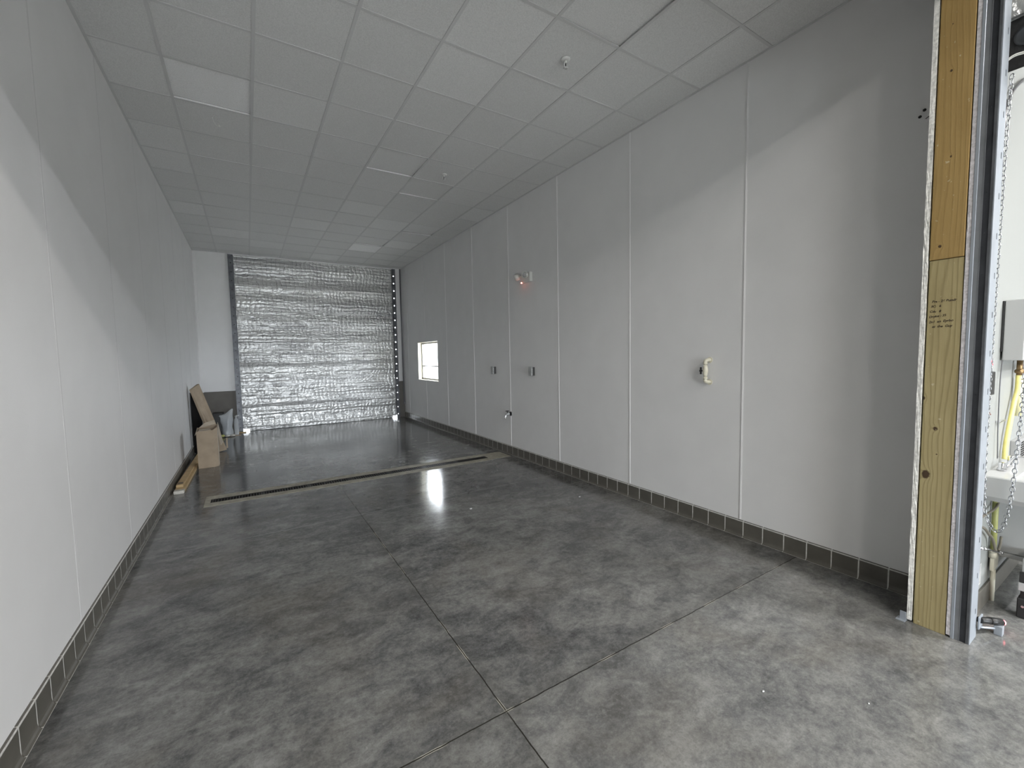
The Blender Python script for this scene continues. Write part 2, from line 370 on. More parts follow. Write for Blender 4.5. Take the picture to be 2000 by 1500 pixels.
def thing(name, label, cat, loc, group=None):
    o = bpy.data.objects.new(name, None); C.objects.link(o); o.location = loc; o.empty_display_size = .1
    o['label'] = label; o['category'] = cat; o['_w'] = list(loc)
    if group: o['group'] = group
    return o
def tag(o, label, cat, group=None):
    o['label'] = label; o['category'] = cat
    if group: o['group'] = group
    return o
def struct(o, label=None):
    o['kind'] = 'structure'
    if label: o['label'] = label
    return o
def bez(p, n=24):
    """smooth curve through points (Catmull-Rom)"""
    P = [Vector(q) for q in p]; P = [P[0]*2-P[1]] + P + [P[-1]*2-P[-2]]; out = []
    for i in range(1, len(P)-2):
        for k in range(n):
            t = k/n; a, b, c, d = P[i-1:i+3]
            out.append(.5*((2*b)+(-a+c)*t+(2*a-5*b+4*c-d)*t*t+(-a+3*b-3*c+d)*t**3))
    out.append(P[-2]); return out

# ============================================================ THE SETTING
# floor with a slot for the trench drain
DX0, DX1, DY0, DY1 = -0.445, 3.20, 5.915, 6.065
b = MB()
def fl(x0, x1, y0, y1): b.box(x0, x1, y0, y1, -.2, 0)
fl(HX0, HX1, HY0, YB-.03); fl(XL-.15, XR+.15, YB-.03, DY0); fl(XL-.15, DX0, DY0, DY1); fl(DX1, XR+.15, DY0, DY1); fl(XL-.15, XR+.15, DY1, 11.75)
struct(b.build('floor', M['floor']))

# walls of the bay
MOLD_Y = [YB + .002] + [3.346-1.28+1.28*k for k in range(8)]
b = MB(); b.box(XL-.15, XL, YB, YF, 0, HC); wl = struct(b.build('wall_left', M['panel']))
b = MB()
for z0, z1, y0, y1 in ((0, WZ0, YB, YF), (WZ1, HC, YB, YF), (WZ0, WZ1, YB, WY0), (WZ0, WZ1, WY1, YF)): b.box(XR, XR+.18, y0, y1, z0, z1)
wr = struct(b.build('wall_right', M['panel_right']))
for side, xx, sg, par in (('l', XL, 1, wl), ('r', XR, -1, wr)):
    for y in MOLD_Y[1:]:
        segs = [(.15, HC)]
        if WY0-.03 < y < WY1+.03 and side == 'r': segs = [(.15, WZ0), (WZ1, HC)]
        m_ = MB()
        for z0, z1 in segs:
            x0, x1 = sorted((xx, xx+sg*(.002 if side == 'r' else .0005))); m_.box(x0, x1, y-.011, y+.011, z0, z1)
            if side == 'r': m_.box(xx-.0055, xx, y-.004, y+.004, z0, z1)
        m_.build('panel_molding', M['molding'] if side == 'r' else M['molding_left'], par)
# corner trim at the far left
b = MB(); b.box(XL, XL+.05, YF-.012, YF, .15, HC-.005, .003); b.box(XL, XL+.006, YF-.09, YF, .15, HC-.005, .002); b.build('corner_trim', M['molding'], wl)

# far wall with the roller door opening
FX0, FX1 = -.235, 3.47
b = MB(); b.box(XL, FX0, YF, YF+.2, .95, HC); b.box(FX1, XR, YF, YF+.2, .99, HC); b.box(FX0, FX1, YF, YF+.2, HC-.02, HC+.3)
wf = struct(b.build('wall_far', M['panel']))
b = MB(); b.box(XL, FX0, YF-.012, YF+.2, 0, .945, .004); b.box(FX1, XR, YF-.012, YF+.2, 0, .985, .004)
b.build('block_wainscot', M['block'], wf)

# opening wall between hall and bay (right leaf, left leaf, header)
b = MB(); b.box(OX1+.042, HX1, YN+.022, YB-.026, .0, OH); b.box(OX1+.004, HX1, YN+.022, YB-.026, OH, HH)
b.box(OX0-5.4, OX0-.004, YN+.022, YB-.026, 0, HH); b.box(OX0-.004, OX1+.004, YN, YB, OH, HH)
wn = struct(b.build('wall_opening', M['gap']))
b = MB()
b.box(OX0-5.4, OX0, YN, YN+.0218, 0, HH); b.box(OX1+.012, HX1, YN, YN+.0218, 0, HH); b.box(OX0-.3, OX0, YB-.0258, YB, 0, HC)
b.build('near_skin', M['hall_white'], wn)
# bay-side and hall-side drywall edges with a ragged, crumbled end
def ragged(x0, x1, y0, y1, z0, z1, amp, seed, mm, name):
    g = MB(); bm = g.bm; n = 150; ny = 4; rows = []
    for i in range(n+1):
        z = z0+(z1-z0)*i/n; r = []
        rg = amp*(.35+1.1*max(0, noise.noise(Vector((seed, z*1.1, 3)))))
        if z > 2.35: rg *= .35
        for j in range(ny+1):
            y = y0+(y1-y0)*j/ny
            jx = rg*noise.noise(Vector((seed, y*180, z*22))) + rg*.6*noise.noise(Vector((seed+5, y*400, z*80)))
            jy = (rg*.7*noise.noise(Vector((seed+9, 0, z*26+j))) + rg*.5*noise.noise(Vector((seed+2, 0, z*75)))) if j in (0, ny) else 0
            r.append(bm.verts.new((x0+jx, y+jy, z)))
        rows.append(r)
    for i in range(n):
        for j in range(ny): bm.faces.new((rows[i][j], rows[i+1][j], rows[i+1][j+1], rows[i][j+1]))
        for j in (0, ny):
            a, c = rows[i][j], rows[i+1][j]
            bm.faces.new((a, c, bm.verts.new((x1, (y0, y1)[j > 0], c.co.z)), bm.verts.new((x1, (y0, y1)[j > 0], a.co.z))))
    bm.faces.new([bm.verts.new(p) for p in ((x0, y0, z1), (x1, y0, z1), (x1, y1, z1), (x0, y1, z1))])
    return g.build(name, mm, wn)
ragged(3.279, XR, .8205, .842, .012, OH, .0042, 1.3, M['gypsum'], 'drywall_edge')
ragged(3.281, 3.34, .6565, .6735, .012, OH, .002, 7.7, M['gypsum_pink'], 'drywall_edge')

# ceiling of the bay: lay-in tiles and grid
xs = [XL, -.45] + [.1595+.6096*k for k in range(6)] + [XR]
y0g = 3.744
ys = [YB] + [y0g+.6232*k for k in range(-4, 13)] + [YF]
b = MB()
pale = {(2, None)}
def cell(px, py):
    i = max(k for k in range(len(xs)-1) if xs[k] <= px); j = max(k for k in range(len(ys)-1) if ys[k] <= py); return (i, j)
pale_cells = {cell(-.15, 4.7): 1, cell(2.28, 2.2): 2, cell(1.9, 5.1): 2, cell(.8, 8.6): 2, cell(1.6, 7.1): 2, cell(2.0, 9.5): 1, cell(.3, 7.2): 0}
sag = {cell(-.15, 4.7): ('far', .011), cell(1.9, 5.1): ('far', .010), cell(-.15, 2.2): ('far', .006), cell(2.28, 2.2): ('right', .008), cell(2.6, 7.6): ('far', .012), cell(2.0, 8.8): ('far', .012), cell(2.28, 5.7): ('left', .012)}
for i in range(len(xs)-1):
    for j in range(len(ys)-1):
        x0, x1, ya, yb = xs[i]+.002, xs[i+1]-.002, ys[j]+.002, ys[j+1]-.002
        z = HC + .0036; rr = random.Random(i*31+j)
        dz = [rr.uniform(0, .002) for _ in range(4)]
        if (i, j) in sag:
            w_, a = sag[(i, j)]
            idx = {'far': (2, 3), 'right': (1, 2), 'left': (0, 3)}[w_]
            for q in range(4): dz[q] = (0.014 if q not in idx else .014+a) - .006
        b.setm(pale_cells.get((i, j), 2 if rr.random() < .12 else 0))
        pts = [(x0, ya), (x1, ya), (x1, yb), (x0, yb)]
        lo = [b.bm.verts.new((p[0], p[1], z+dz[q])) for q, p in enumerate(pts)]; hi = [b.bm.verts.new((p[0], p[1], z+dz[q]+.018)) for q, p in enumerate(pts)]
        fs = [b.bm.faces.new(lo[::-1]), b.bm.faces.new(hi)] + [b.bm.faces.new((lo[q], lo[(q+1) % 4], hi[(q+1) % 4], hi[q])) for q in range(4)]
        b._fin(fs)
b.setm(3); b.box(XL-.1, XR+.1, YB-.02, YF+.1, HC+.05, HC+.12)
ce = struct(b.build('ceiling', [M['ctile'], M['ctile2'], M['ctile3'], M['gap']]))
b = MB()
for x in xs[1:-1]: b.box(x-.012, x+.012, YB, YF, HC, HC+.003)
for y in ys[1:-1]: b.box(XL, XR, y-.012, y+.012, HC+.0003, HC+.0033)
b.box(XL, XL+.022, YB, YF, HC-.0005, HC+.003); b.box(XR-.022, XR, YB, YF, HC-.0005, HC+.003); b.box(XL, XR, YF-.022, YF, HC-.0005, HC+.003)
b.build('ceiling_grid', M['tbar'], ce)

# hall around the camera
b = MB(); b.box(HX0, HX1, HY0, YN+.1, HH, HH+.1); struct(b.build('ceiling', M['hall_white']))
b = MB(); b.box(HX0-.1, HX0, HY0, YB, 0, HH); struct(b.build('wall_hall_left', M['hall_white']))
b = MB(); b.box(HX1, HX1+.1, HY0, YB, 0, HH); struct(b.build('wall_hall_right', M['hall_white']))
b = MB(); b.box(HX0-.1, BX0, HY0-.1, HY0, 0, HH); b.box(BX1, HX1+.1, HY0-.1, HY0, 0, HH); b.box(BX0, BX1, HY0-.1, HY0, BZ1, HH); struct(b.build('wall_hall_back', M['hall_white']))  # gap left here is the added opening for fill daylight
# outside ground
b = MB(); b.box(-30, 60, 11.75, 70, -.25, -.03); b.box(XR+.2, 60, 1.2, 11.75, -.25, -.03); b.box(-30, 30, -40, HY0-.1, -.25, -.03); struct(b.build('ground', M['ground']))

# ---- tiled bases
BP, BH = .1663, .1446
def base(name, side, xw, y_start, y_end, ph, par_mat=None):
    g = MB(); sg = 1 if side == 'l' else -1
    k0 = math.floor((y_start-ph)/BP); k = k0
    while ph+k*BP < y_end:
        a = max(y_start, ph+k*BP+.004); c = min(y_end, ph+(k+1)*BP-.004); k += 1
        if c-a < .004: continue
        prof = [(.0, BH), (.006, BH-.0008), (.0105, BH-.005), (.012, BH-.012), (.012, .030), (.014, .016), (.020, .006), (.028, .0015), (.028, 0), (0, 0)]
        A = [g.bm.verts.new((xw+sg*p, a, z)) for p, z in prof]; B = [g.bm.verts.new((xw+sg*p, c, z)) for p, z in prof]
        for i in range(len(prof)): g.bm.faces.new((A[i], A[(i+1) % len(prof)], B[(i+1) % len(prof)], B[i]))
        g.bm.faces.new(A); g.bm.faces.new(B[::-1])
    o = struct(g.build(name, M['tile']))
    g = MB()
    x0, x1 = sorted((xw, xw+sg*.0119)); g.box(x0, x1, y_start, y_end, 0, BH-.0035)
    x0, x1 = sorted((xw, xw+sg*.0292)); g.box(x0, x1, y_start, y_end, 0, .0008)
    g.build('grout', M['grout'], o)
base('baseboard_left', 'l', XL, YB, YF-.013, 2.8303)
base('baseboard_right', 'r', XR, YB+.001, YF-.013, 1.0326)
g = MB(); g.box(OX1+.15, HX1, YN-.012, YN, 0, .13, .003); struct(g.build('baseboard_hall', M['tile']))

# ---- window in the right wall
g = MB()
g.box(XR+.09, XR+.15, WY0, WY0+.05, WZ0, WZ1); g.box(XR+.09, XR+.15, WY1-.05, WY1, WZ0, WZ1)
g.box(XR+.09, XR+.15, WY0, WY1, WZ0, WZ0+.05); g.box(XR+.09, XR+.15, WY0, WY1, WZ1-.05, WZ1); g.box(XR+.10, XR+.14, WY0+.05, WY1-.05, 1.40, 1.425)
wd = struct(g.build('window_1', mat('window_sash', (.30, .29, .26), .5)))
g = MB(); t_ = .012
g.box(XR-.004, XR+.09, WY1-t_, WY1, WZ0, WZ1); g.box(XR-.004, XR+.09, WY0, WY0+t_, WZ0, WZ1); g.box(XR-.004, XR+.09, WY0, WY1, WZ1-t_, WZ1); g.box(XR-.012, XR+.09, WY0-.01, WY1+.01, WZ0, WZ0+t_)
g.build('window_reveal', M['cream'], wd)
g = MB(); g.box(XR+.118, XR+.122, WY0+.05, WY1-.05, WZ0+.05, WZ1-.05); g.build('pane', M['glass'], wd)

# ============================================================ ROLLER DOOR AT THE FAR END
rd = thing('roller_door', 'closed silver foil insulated roll-up door at the far end of the room', 'roller door', (1.62, YF, 0))
g = MB(); bm = g.bm; nx, nz = 150, 330; x0, x1 = -.150, 3.395; zt = 4.0
seams = [3.33, 2.76, 2.05, 1.5, .55]
R_ = []
for j in range(nz+1):
    z = .05+(zt-.05)*j/nz; row = []
    for i in range(nx+1):
        x = x0+(x1-x0)*i/nx
        y = .007*math.sin(z*2*PI/.41 + 2.5*noise.noise(Vector((0, 5, z*1.3)))) + .0012*math.sin(z*2*PI/.09+1.3*noise.noise(Vector((x*.5, 0, z))))
        y += .004*noise.noise(Vector((x*.8, 2, z*6))) + .0016*noise.noise(Vector((x*9, 1, z*14)))
        for s_ in seams:
            d = z-s_-.012*noise.noise(Vector((x*1.3, s_, 0)))
            if 0 < d < .3: y += (.034 if s_ == 1.5 else .018)*math.exp(-d/.07)
        if z < .35: y += .004*math.sin(x*2*PI/.24)*(z < .35)*max(0, 1-abs(z-.2)/.15)
        ex = x + (.012*noise.noise(Vector((3, 3, z*4))) if i in (0, nx) else 0)
        row.append(bm.verts.new((ex, YF+.035-y, z)))
    R_.append(row)

for j in range(nz):
    for i in range(nx):
        f = bm.faces.new((R_[j][i], R_[j][i+1], R_[j+1][i+1], R_[j+1][i])); f.smooth = True
g.build('foil_curtain', M['foil'], rd)
g = MB(); g.box(-.03, 3.29, YF-.01, YF+.05, .001, .085, .012); g.box(-.06, 3.30, YF-.02, YF-.008, .03, .045, .004)
g.build('bottom_bar', M['foil'], rd)
g = MB(); g.box(-.20, 3.405, YF+.052, YF+.07, .06, HC-.04); g.box(-.03, 3.29, YF+.052, YF+.07, 0, .061); g.box(-.20, -.16, YF+.052, YF+.07, 0, .061); g.build('door_slats', M['steel_dark'], rd)
# perforated guides (holes every 0.2 m are real gaps)
def guide(xa, xb, hx, name):
    g = MB(); y0, y1 = YF-.03, YF-.022; hw = .014; z = .10; zs = []
    while z < HC-.05: zs.append(z); z += .195
    g.box(xa, hx-hw, y0, y1, .0, HC-.02); g.box(hx+hw, xb, y0, y1, .0, HC-.02)
    prev = 0
    for z in zs: g.box(hx-hw, hx+hw, y0, y1, prev, z-hw); prev = z+hw
    g.box(hx-hw, hx+hw, y0, y1, prev, HC-.02)
    return g, zs
g, zs = guide(-.252, -.168, -.205, 'l'); g.box(-.256, -.248, YF-.045, YF, 0, HC-.02); g.box(-.172, -.162, YF-.03, YF+.05, .06, HC-.02); g.box(-.25, -.155, YF-.0215, YF-.018, .0, HC-.02)
lg = g.build('door_guide', M['steel_dark'], rd)
g = MB()
for z in zs: g.cyl((-.205, YF-.0216, z), (-.205, YF-.034, z), .013, n=12)
g.build('guide_bolts', M['black'], lg)
g, zs = guide(3.40, 3.475, 3.433, 'r'); g.box(3.396, 3.406, YF-.03, YF+.05, .07, HC-.02); g.box(3.473, 3.480, YF-.045, YF, 0, HC-.02); g.build('door_guide', M['steel_dark'], rd)
g = MB(); g.box(-.168, -.150, YF-.02, YF+.02, .16, HC-.03, .004); g.build('brush_seal', M['foil'], rd)

# dark rod drawn for the shadowed gap in the far right corner
g = MB(); g.tube([(XR-.03, YF-.04, HC-.01), (XR-.03, YF-.04, .36)], .017, 12); g.box(XR-.05, XR-.008, YF-.07, YF-.0125, .36, .42, .004)
tag(g.build('conduit', mat('corner_shade_grey', (.20, .20, .21), .5), loc=(XR-.03, YF-.04, 0)), 'thin grey rod drawn for the shadowed gap down the far right corner beside the foil door', 'conduit')

# ============================================================ TRENCH DRAIN
td = thing('trench_drain', 'long black slotted trench drain across the concrete floor in a pale collar', 'floor drain', (1.4, 5.99, 0))
g = MB()
def coll(x0, x1, y0, y1): g.box(x0, x1, y0, y1, -.05, .0022)
rj = random.Random(3)
coll(-.50, DX0, 5.775, 6.21); coll(DX1, 3.56, 5.80, 6.19); coll(DX0, DX1, 5.775, DY0); coll(DX0, DX1, DY1, 6.205)
g.build('concrete_collar', M['concrete_collar'], td)
g = MB(); g.box(DX0, DX1, DY0, DY1, -.19, -.14); g.box(DX0-.001, DX1, DY0-.001, DY0+.004, -.15, -.004); g.box(DX0-.001, DX1, DY1-.004, DY1+.001, -.15, -.004); g.box(DX0-.001, DX0+.004, DY0, DY1, -.15, -.004); g.box(DX1-.004, DX1+.001, DY0, DY1, -.15, -.004)
g.build('channel', M['pit'], td)
L = (DX1-DX0-.01)/7
for k in range(7):
    g = MB(); a = DX0+.005+k*L+.002; c = a+L-.004
    g.box(a, c, DY0+.006, DY0+.018, -.02, -.003); g.box(a, c, DY1-.018, DY1-.006, -.02, -.003); g.box(a, a+.02, DY0+.006, DY1-.006, -.02, -.003); g.box(c-.02, c, DY0+.006, DY1-.006, -.02, -.003)
    n = 16; st = (c-a-.04)/n
    for q in range(n): g.box(a+.02+st*q+st*.32, a+.02+st*q+st*.72, DY0+.018, DY1-.018, -.018, -.0035)
    g.box(a, c, (DY0+DY1)/2-.003, (DY0+DY1)/2+.003, -.02, -.008)
    g.build('grate_section', M['castiron'], td)

# ============================================================ WALL END: STUDS AND DOOR GUIDE
kn_low = [(.789, .905, .021, .75), (.758, 1.175, .011, .9), (.812, 1.345, .008, .7), (.747, 1.03, .004, 1)]
kn_up = [(.767, 3.52, .005, .7), (.762, 3.11, .006, .8), (.775, 2.19, .0085, .9), (.765, 3.35, .0035, 1), (.748, 2.66, .004, .6)]
mlow = studmat('stud_green_tint', (.385, .315, .155), (.225, .175, .075), (.42, .36, .20), kn_low)
mup = studmat('stud_amber', (.36, .235, .08), (.235, .145, .045), (.43, .30, .12), kn_up, .55)
g = MB(); vs = g.box(3.283, 3.32, .6775, .8135, 0, 2.116, .0025)
so = tag(g.build('wood_stud', mlow, loc=(0, 0, 0)), 'lower pale green-brown wood stud with handwriting, standing on the floor in the wall end', 'wood stud')
g = MB(); g.box(3.2795, 3.32, .6785, .8145, 2.119, OH, .0025)
tag(g.build('wood_stud', mup, loc=(0, 0, 0)), 'upper amber-brown wood stud stacked on the greenish one in the wall end', 'wood stud')
# handwriting on the lower stud (face looks to -X; text reads with right = -Y)
def writing(s, yl, z, h, lean=.0):
    cu = bpy.data.curves.new('writing', 'FONT'); cu.body = s; cu.size = h; cu.extrude = .0001; cu.shear = .25; cu.offset = .0005; cu.space_character = .95
    tmp = bpy.data.objects.new('tmp', cu); C.objects.link(tmp)
    dg = bpy.context.evaluated_depsgraph_get(); me = bpy.data.meshes.new_from_object(tmp.evaluated_get(dg))
    bpy.data.objects.remove(tmp)
    rj = random.Random(len(s))
    ca, sa = math.cos(lean), math.sin(lean)
    for v in me.vertices:
        x, y, zz = v.co; y += .0012*noise.noise(Vector((x*70, y*90, z*9))); x += .001*noise.noise(Vector((x*60, y*80, z*7+4)))
        x, y = x*ca-y*sa, x*sa+y*ca
        v.co = (3.2829-zz-.0001, yl-x, z+y)
    return me
lines = [('Fra - 26 Bundr', .797, 1.883, .0175, .02), ('SC:   6', .800, 1.857, .016, .03), ('Cdu   8', .805, 1.829, .016, .0), ('Drylns : 35', .806, 1.799, .0165, .09), ('2x1  an  Eyrbo', .806, 1.770, .0175, .05), ('at  the  Guy', .792, 1.744, .0175, .02)]
bmw = bmesh.new()
for a in lines:
    me = writing(*a); bmw.from_mesh(me); bpy.data.meshes.remove(me)
me = bpy.data.meshes.new('handwriting'); bmw.to_mesh(me); bmw.free(); me.materials.append(M['ink'])
o = bpy.data.objects.new('handwriting', me); C.objects.link(o); o.parent = so; o['label'] = 'handwritten notes in dark marker'

# metal bracket scrap at the foot of the wall end
g = MB(); g.box(3.268, 3.272, .842, .870, .0, .055); g.box(3.25, 3.30, .842, .885, .0, .004); 
tag(g.build('metal_bracket', M['galv'], loc=(3.27, .85, 0)), 'small crumpled metal bracket on the floor at the left foot of the wall end', 'bracket')

# steel door guide beside the studs
sg_ = thing('door_guide_rail', 'tall grey steel door guide with slotted pale flange beside the wood studs', 'door guide', (3.30, .61, 0))
g = MB(); g.box(3.279, 3.30, .643, .6565, .0, OH, .001, seg=1); g.build('wall_angle', M['galv'], sg_)
g = MB(); g.box(3.283, 3.35, .6205, .643, .0, OH); g.box(3.2815, 3.285, .6205, .6225, 0, OH)
g.build('inner_channel', M['steel_mid'], sg_)
g = MB(); g.box(3.286, 3.35, .5975, .6205, .0, OH); rr = random.Random(5)
for k in range(17): 
    z = .12+k*.21
    g.cyl((3.2855, .609+rr.uniform(-.003, .003), z), (3.2862, .609, z), .0035, n=10)
g.build('groove', M['steel_groove'], sg_)
g = MB(); g.box(3.283, 3.35, .585, .5975, .0, OH, .001, seg=1); g.build('outer_channel', M['steel_dark'], sg_)
g = MB(); zz = [.16+.205*k for k in range(17)]; fx0, fx1 = 3.283, 3.415; hx = 3.375
prev = 0
for z in zz:
    g.box(hx-.008, hx+.008, .581, .585, prev, z-.016); prev = z+.016
g.box(hx-.008, hx+.008, .581, .585, prev, OH); g.box(fx0, hx-.008, .581, .585, 0, OH); g.box(hx+.008, fx1, .581, .585, 0, OH)
g.box(fx1-.004, fx1, .585, .62, 0, OH)
g.build('slotted_flange', M['galv'], sg_)
g = MB(); g.box(3.352, 3.40, .586, .6, 0, OH); g.build('flange_backing', M['steel_groove'], sg_)

# ============================================================ ON THE RIGHT WALL OF THE BAY
# emergency light
el = thing('emergency_light', 'white twin-head emergency light high on the right wall with a glowing red dot', 'emergency light', (XR, 5.38, 2.78))
g = MB(); g.box(XR-.055, XR, 5.22, 5.46, 2.715, 2.86, .012); g.build('housing', M['whiteplastic'], el)
for (hy, dr) in ((5.50, Vector((-.35, .75, -.15))), (5.28, Vector((-.75, -.55, -.12)))):
    c = Vector((XR-.085, hy, 2.815)); d = dr.normalized()
    g = MB(); g.lathe(c-d*.035, d, [(.020, 0), (.042, .01), (.049, .045), (.051, .068), (.045, .071)], 24); hd = g.build('lamp_head', M['whiteplastic'], el)
    g = MB(); g.lathe(c+d*.036, d, [(.040, 0), (.033, .006), (.013, .009), (.002, .010)], 24); g.build('lens', mat('lamp_lens', (.5, .5, .5), .12, .6), hd)
    g = MB(); g.cyl((XR-.05, hy + (.0 if hy < 5.4 else -.05), 2.815), c-d*.02, .014, n=12); g.build('lamp_arm', M['whiteplastic'], el)
g = MB(); g.sphere((XR-.058, 5.44, 2.722), .009); g.build('indicator', M['led'], el)
pl = bpy.data.lights.new('indicator_glow', 'POINT'); pl.energy = .012; pl.color = (1, .3, .2); pl.shadow_soft_size = .01
po = bpy.data.objects.new('indicator_glow', pl); C.objects.link(po); po.location = (XR-.075, 5.44, 2.70)

# outlets in weatherproof boxes
def outlet(y, z, label):
    o = thing('outlet_box', label, 'outlet', (XR, y, z), 'grey weatherproof outlets on the right wall')
    g = MB(); g.box(XR-.045, XR, y-.036, y+.036, z-.062, z+.062, .005); g.build('back_box', M['outlet_dark'], o)
    g = MB(); g.box(XR-.066, XR-.042, y-.041, y+.041, z-.067, z+.067, .006); c = g.build('cover', M['outlet'], o)
    g = MB(); g.cyl((XR-.056, y-.043, z+.05), (XR-.056, y+.043, z+.05), .006, n=12); g.build('hinge', M['outlet_dark'], c)
    return o
outlet(5.237, 1.391, 'grey outlet box nearer the camera, right of the thin wall seam, casting a slanted shadow')
outlet(6.402, 1.383, 'grey outlet box farther away, left of the thin wall seam, towards the window')

# hose tap
ht = thing('hose_tap', 'small chrome hose tap with black handle low on the right wall', 'tap', (XR, 5.889, .68))
g = MB(); g.cyl((XR, 5.889, .68), (XR-.014, 5.889, .68), .034, n=24); g.cyl((XR-.014, 5.889, .68), (XR-.075, 5.889, .68), .014); g.sphere((XR-.08, 5.889, .68), .021)
g.tube(bez([(XR-.08, 5.889, .68), (XR-.105, 5.889, .665), (XR-.118, 5.889, .625)], 6), .013); g.cyl((XR-.118, 5.889, .63), (XR-.121, 5.889, .61), .018, n=18); g.build('body', M['chrome'], ht)
g = MB(); g.cyl((XR-.08, 5.889, .695), (XR-.078, 5.889, .728), .007, n=12); g.lathe((XR-.078, 5.889, .722), (0, 0, 1), [(.012, 0), (.032, .003), (.034, .010), (.012, .014)], 20); g.build('handle', M['black'], ht)
g = MB(); g.cyl((XR-.012, 5.889, .68), (XR-.018, 5.889, .68), .036, n=24); g.build('escutcheon', M['rubber'], ht)

# pvc loop with ball valve
pv = thing('pvc_pipe_loop', 'cream plastic pipe loop with black valve handle on the right wall', 'pipe', (XR, 2.36, 1.34))
g = MB(); px, py = XR-.052, 2.385
g.tube(bez([(XR, py-.012, 1.557), (XR-.03, py-.005, 1.556), (px, py, 1.545), (px, py, 1.52)], 6), .0165, 16)
g.cyl((px, py, 1.53), (px, py, 1.385), .0135, n=20)
g.tube(bez([(px, py, 1.395), (px, py, 1.365), (XR-.03, py-.005, 1.355), (XR, py-.012, 1.352)], 6), .0165, 16); g.build('pipe', M['pvc'], pv)
for z0, z1, r in ((1.515, 1.535, .0195), (1.38, 1.40, .0195)):
    g = MB(); g.cyl((px, py, z0), (px, py, z1), r, n=20); g.build('coupling', M['pvc'], pv)
g = MB(); g.lathe((px, py, 1.415), (0, 0, 1), [(.017, 0), (.0195, .003), (.0195, .02), (.024, .033), (.024, .055), (.0195, .068), (.0195, .085), (.017, .088)], 20); vb = g.build('ball_valve', M['pvc'], pv)
g = MB(); g.cyl((px-.004, py+.02, 1.458), (px-.008, py+.043, 1.458), .008, n=12); g.box(px-.017, px+.003, py+.035, py+.047, 1.425, 1.491, .005); g.sphere((px-.008, py+.046, 1.458), .012, (1, .6, 1)); g.build('handle', M['black'], vb)
for z in (1.557, 1.352):
    g = MB(); g.cyl((XR, py-.012, z), (XR-.005, py-.012, z), .027, n=22); g.build('escutcheon', M['pvc'], pv)

# two black rubber plugs high on the wall near the opening
for k, (y, z) in enumerate(((.977, 3.068), (.957, 3.100))):
    g = MB(); g.lathe((XR, y, z), (-1, 0, 0), [(.0085, 0), (.0085, .003), (.006, .004)], 18)
    o = g.build('rubber_plug', M['rubber'], loc=(XR, y, z)); tag(o, ['lower left of the two black rubber plugs high on the right wall', 'upper right of the two black rubber plugs high on the right wall'][k], 'wall plug', 'black plugs on the right wall')
g = MB(); g.tube([(XR-.002, .95, 3.044), (XR-.0025, .936, 3.052), (XR-.002, .926, 3.054), (XR-.002, .90, 3.06)], .0022, 8)
tag(g.build('cable_end', M['rubber'], loc=(XR, .94, 3.05)), 'short black cable end beside the two plugs high on the right wall', 'cable')

# ============================================================ CEILING FITTINGS
def sprinkler(x, y, label):
    o = thing('fire_sprinkler', label, 'sprinkler', (x, y, HC), 'white sprinkler heads in the ceiling')
    g = MB(); g.lathe((x, y, HC), (0, 0, -1), [(.038, -.003), (.038, .003), (.026, .012), (.018, .013)], 28); g.build('escutcheon', M['sprink'], o)
    g = MB(); g.cyl((x, y, HC-.01), (x, y, HC-.032), .010, n=14); g.tube([(x-.012, y, HC-.03), (x-.017, y, HC-.048), (x-.004, y, HC-.064)], .0035, 8); g.tube([(x+.012, y, HC-.03), (x+.017, y, HC-.048), (x+.004, y, HC-.064)], .0035, 8); g.build('frame', M['sprink'], o)
    g = MB(); g.lathe((x, y, HC-.064), (0, 0, -1), [(.006, 0), (.019, .002), (.019, .004), (.004, .006)], 20); g.build('deflector', M['sprink'], o)
    g = MB(); g.cyl((x, y, HC-.033), (x, y, HC-.060), .0045, n=10); g.build('bulb', M['black'], o)
sprinkler(2.309, 2.803, 'white sprinkler head in the ceiling nearer the camera')
sprinkler(2.31, 5.313, 'small sprinkler head in the ceiling farther away past the sagging tile')
g = MB(); g.tube([(-.17, 5.20, HC+.004), (-.165, 5.23, HC-.02), (-.145, 5.29, HC-.028), (-.12, 5.33, HC-.012)], .003, 8); g.sphere((-.12, 5.335, HC-.008), .010)
tag(g.build('ceiling_hook', M['sprink'], loc=(-.15, 5.28, HC)), 'small bent wire hook on the ceiling beside the pale tile', 'hook')

# ============================================================ CLUTTER BY THE LEFT WALL
def quadslab(g, a, b_, c, d, th):
    """thin slab from four corners, thickened against its normal"""
    P = [Vector(p) for p in (a, b_, c, d)]; n = (P[1]-P[0]).cross(P[3]-P[0]).normalized()*th
    A = [g.bm.verts.new(p) for p in P]; B = [g.bm.verts.new(p-n) for p in P]
    fs = [g.bm.faces.new(A), g.bm.faces.new(B[::-1])]+[g.bm.faces.new((A[i], B[i], B[(i+1) % 4], A[(i+1) % 4])) for i in range(4)]; g._fin(fs)
# tall open carton
ct = thing('cardboard_carton', 'tall open kraft cardboard carton standing near the left wall', 'box', (-.57, 8.1, 0))
g = MB(); x0, x1, y0, y1, h = -.712, -.455, 7.93, 8.17, .575; th = .006; ch = .045
prof = [(x0, y0), (x1-ch, y0), (x1, y0+ch), (x1, y1), (x0, y1)]
n = len(prof)
def shrink(p, t=th): 
    cx, cy = (x0+x1)/2, (y0+y1)/2; return (p[0]+(t if p[0] < cx else -t), p[1]+(t if p[1] < cy else -t))
hs = [h-.01, h+.0, h+.035, h+.055, h+.02]
O = [[g.bm.verts.new((p[0]*(1)+(.012*(k-1) if i in (0,) else 0), p[1], z)) for i, p in enumerate(prof)] for k, z in ((1, 0), (1, .3))]
T = [g.bm.verts.new((p[0]+random.uniform(-.006, .006), p[1], hs[i])) for i, p in enumerate(prof)]; O.append(T)
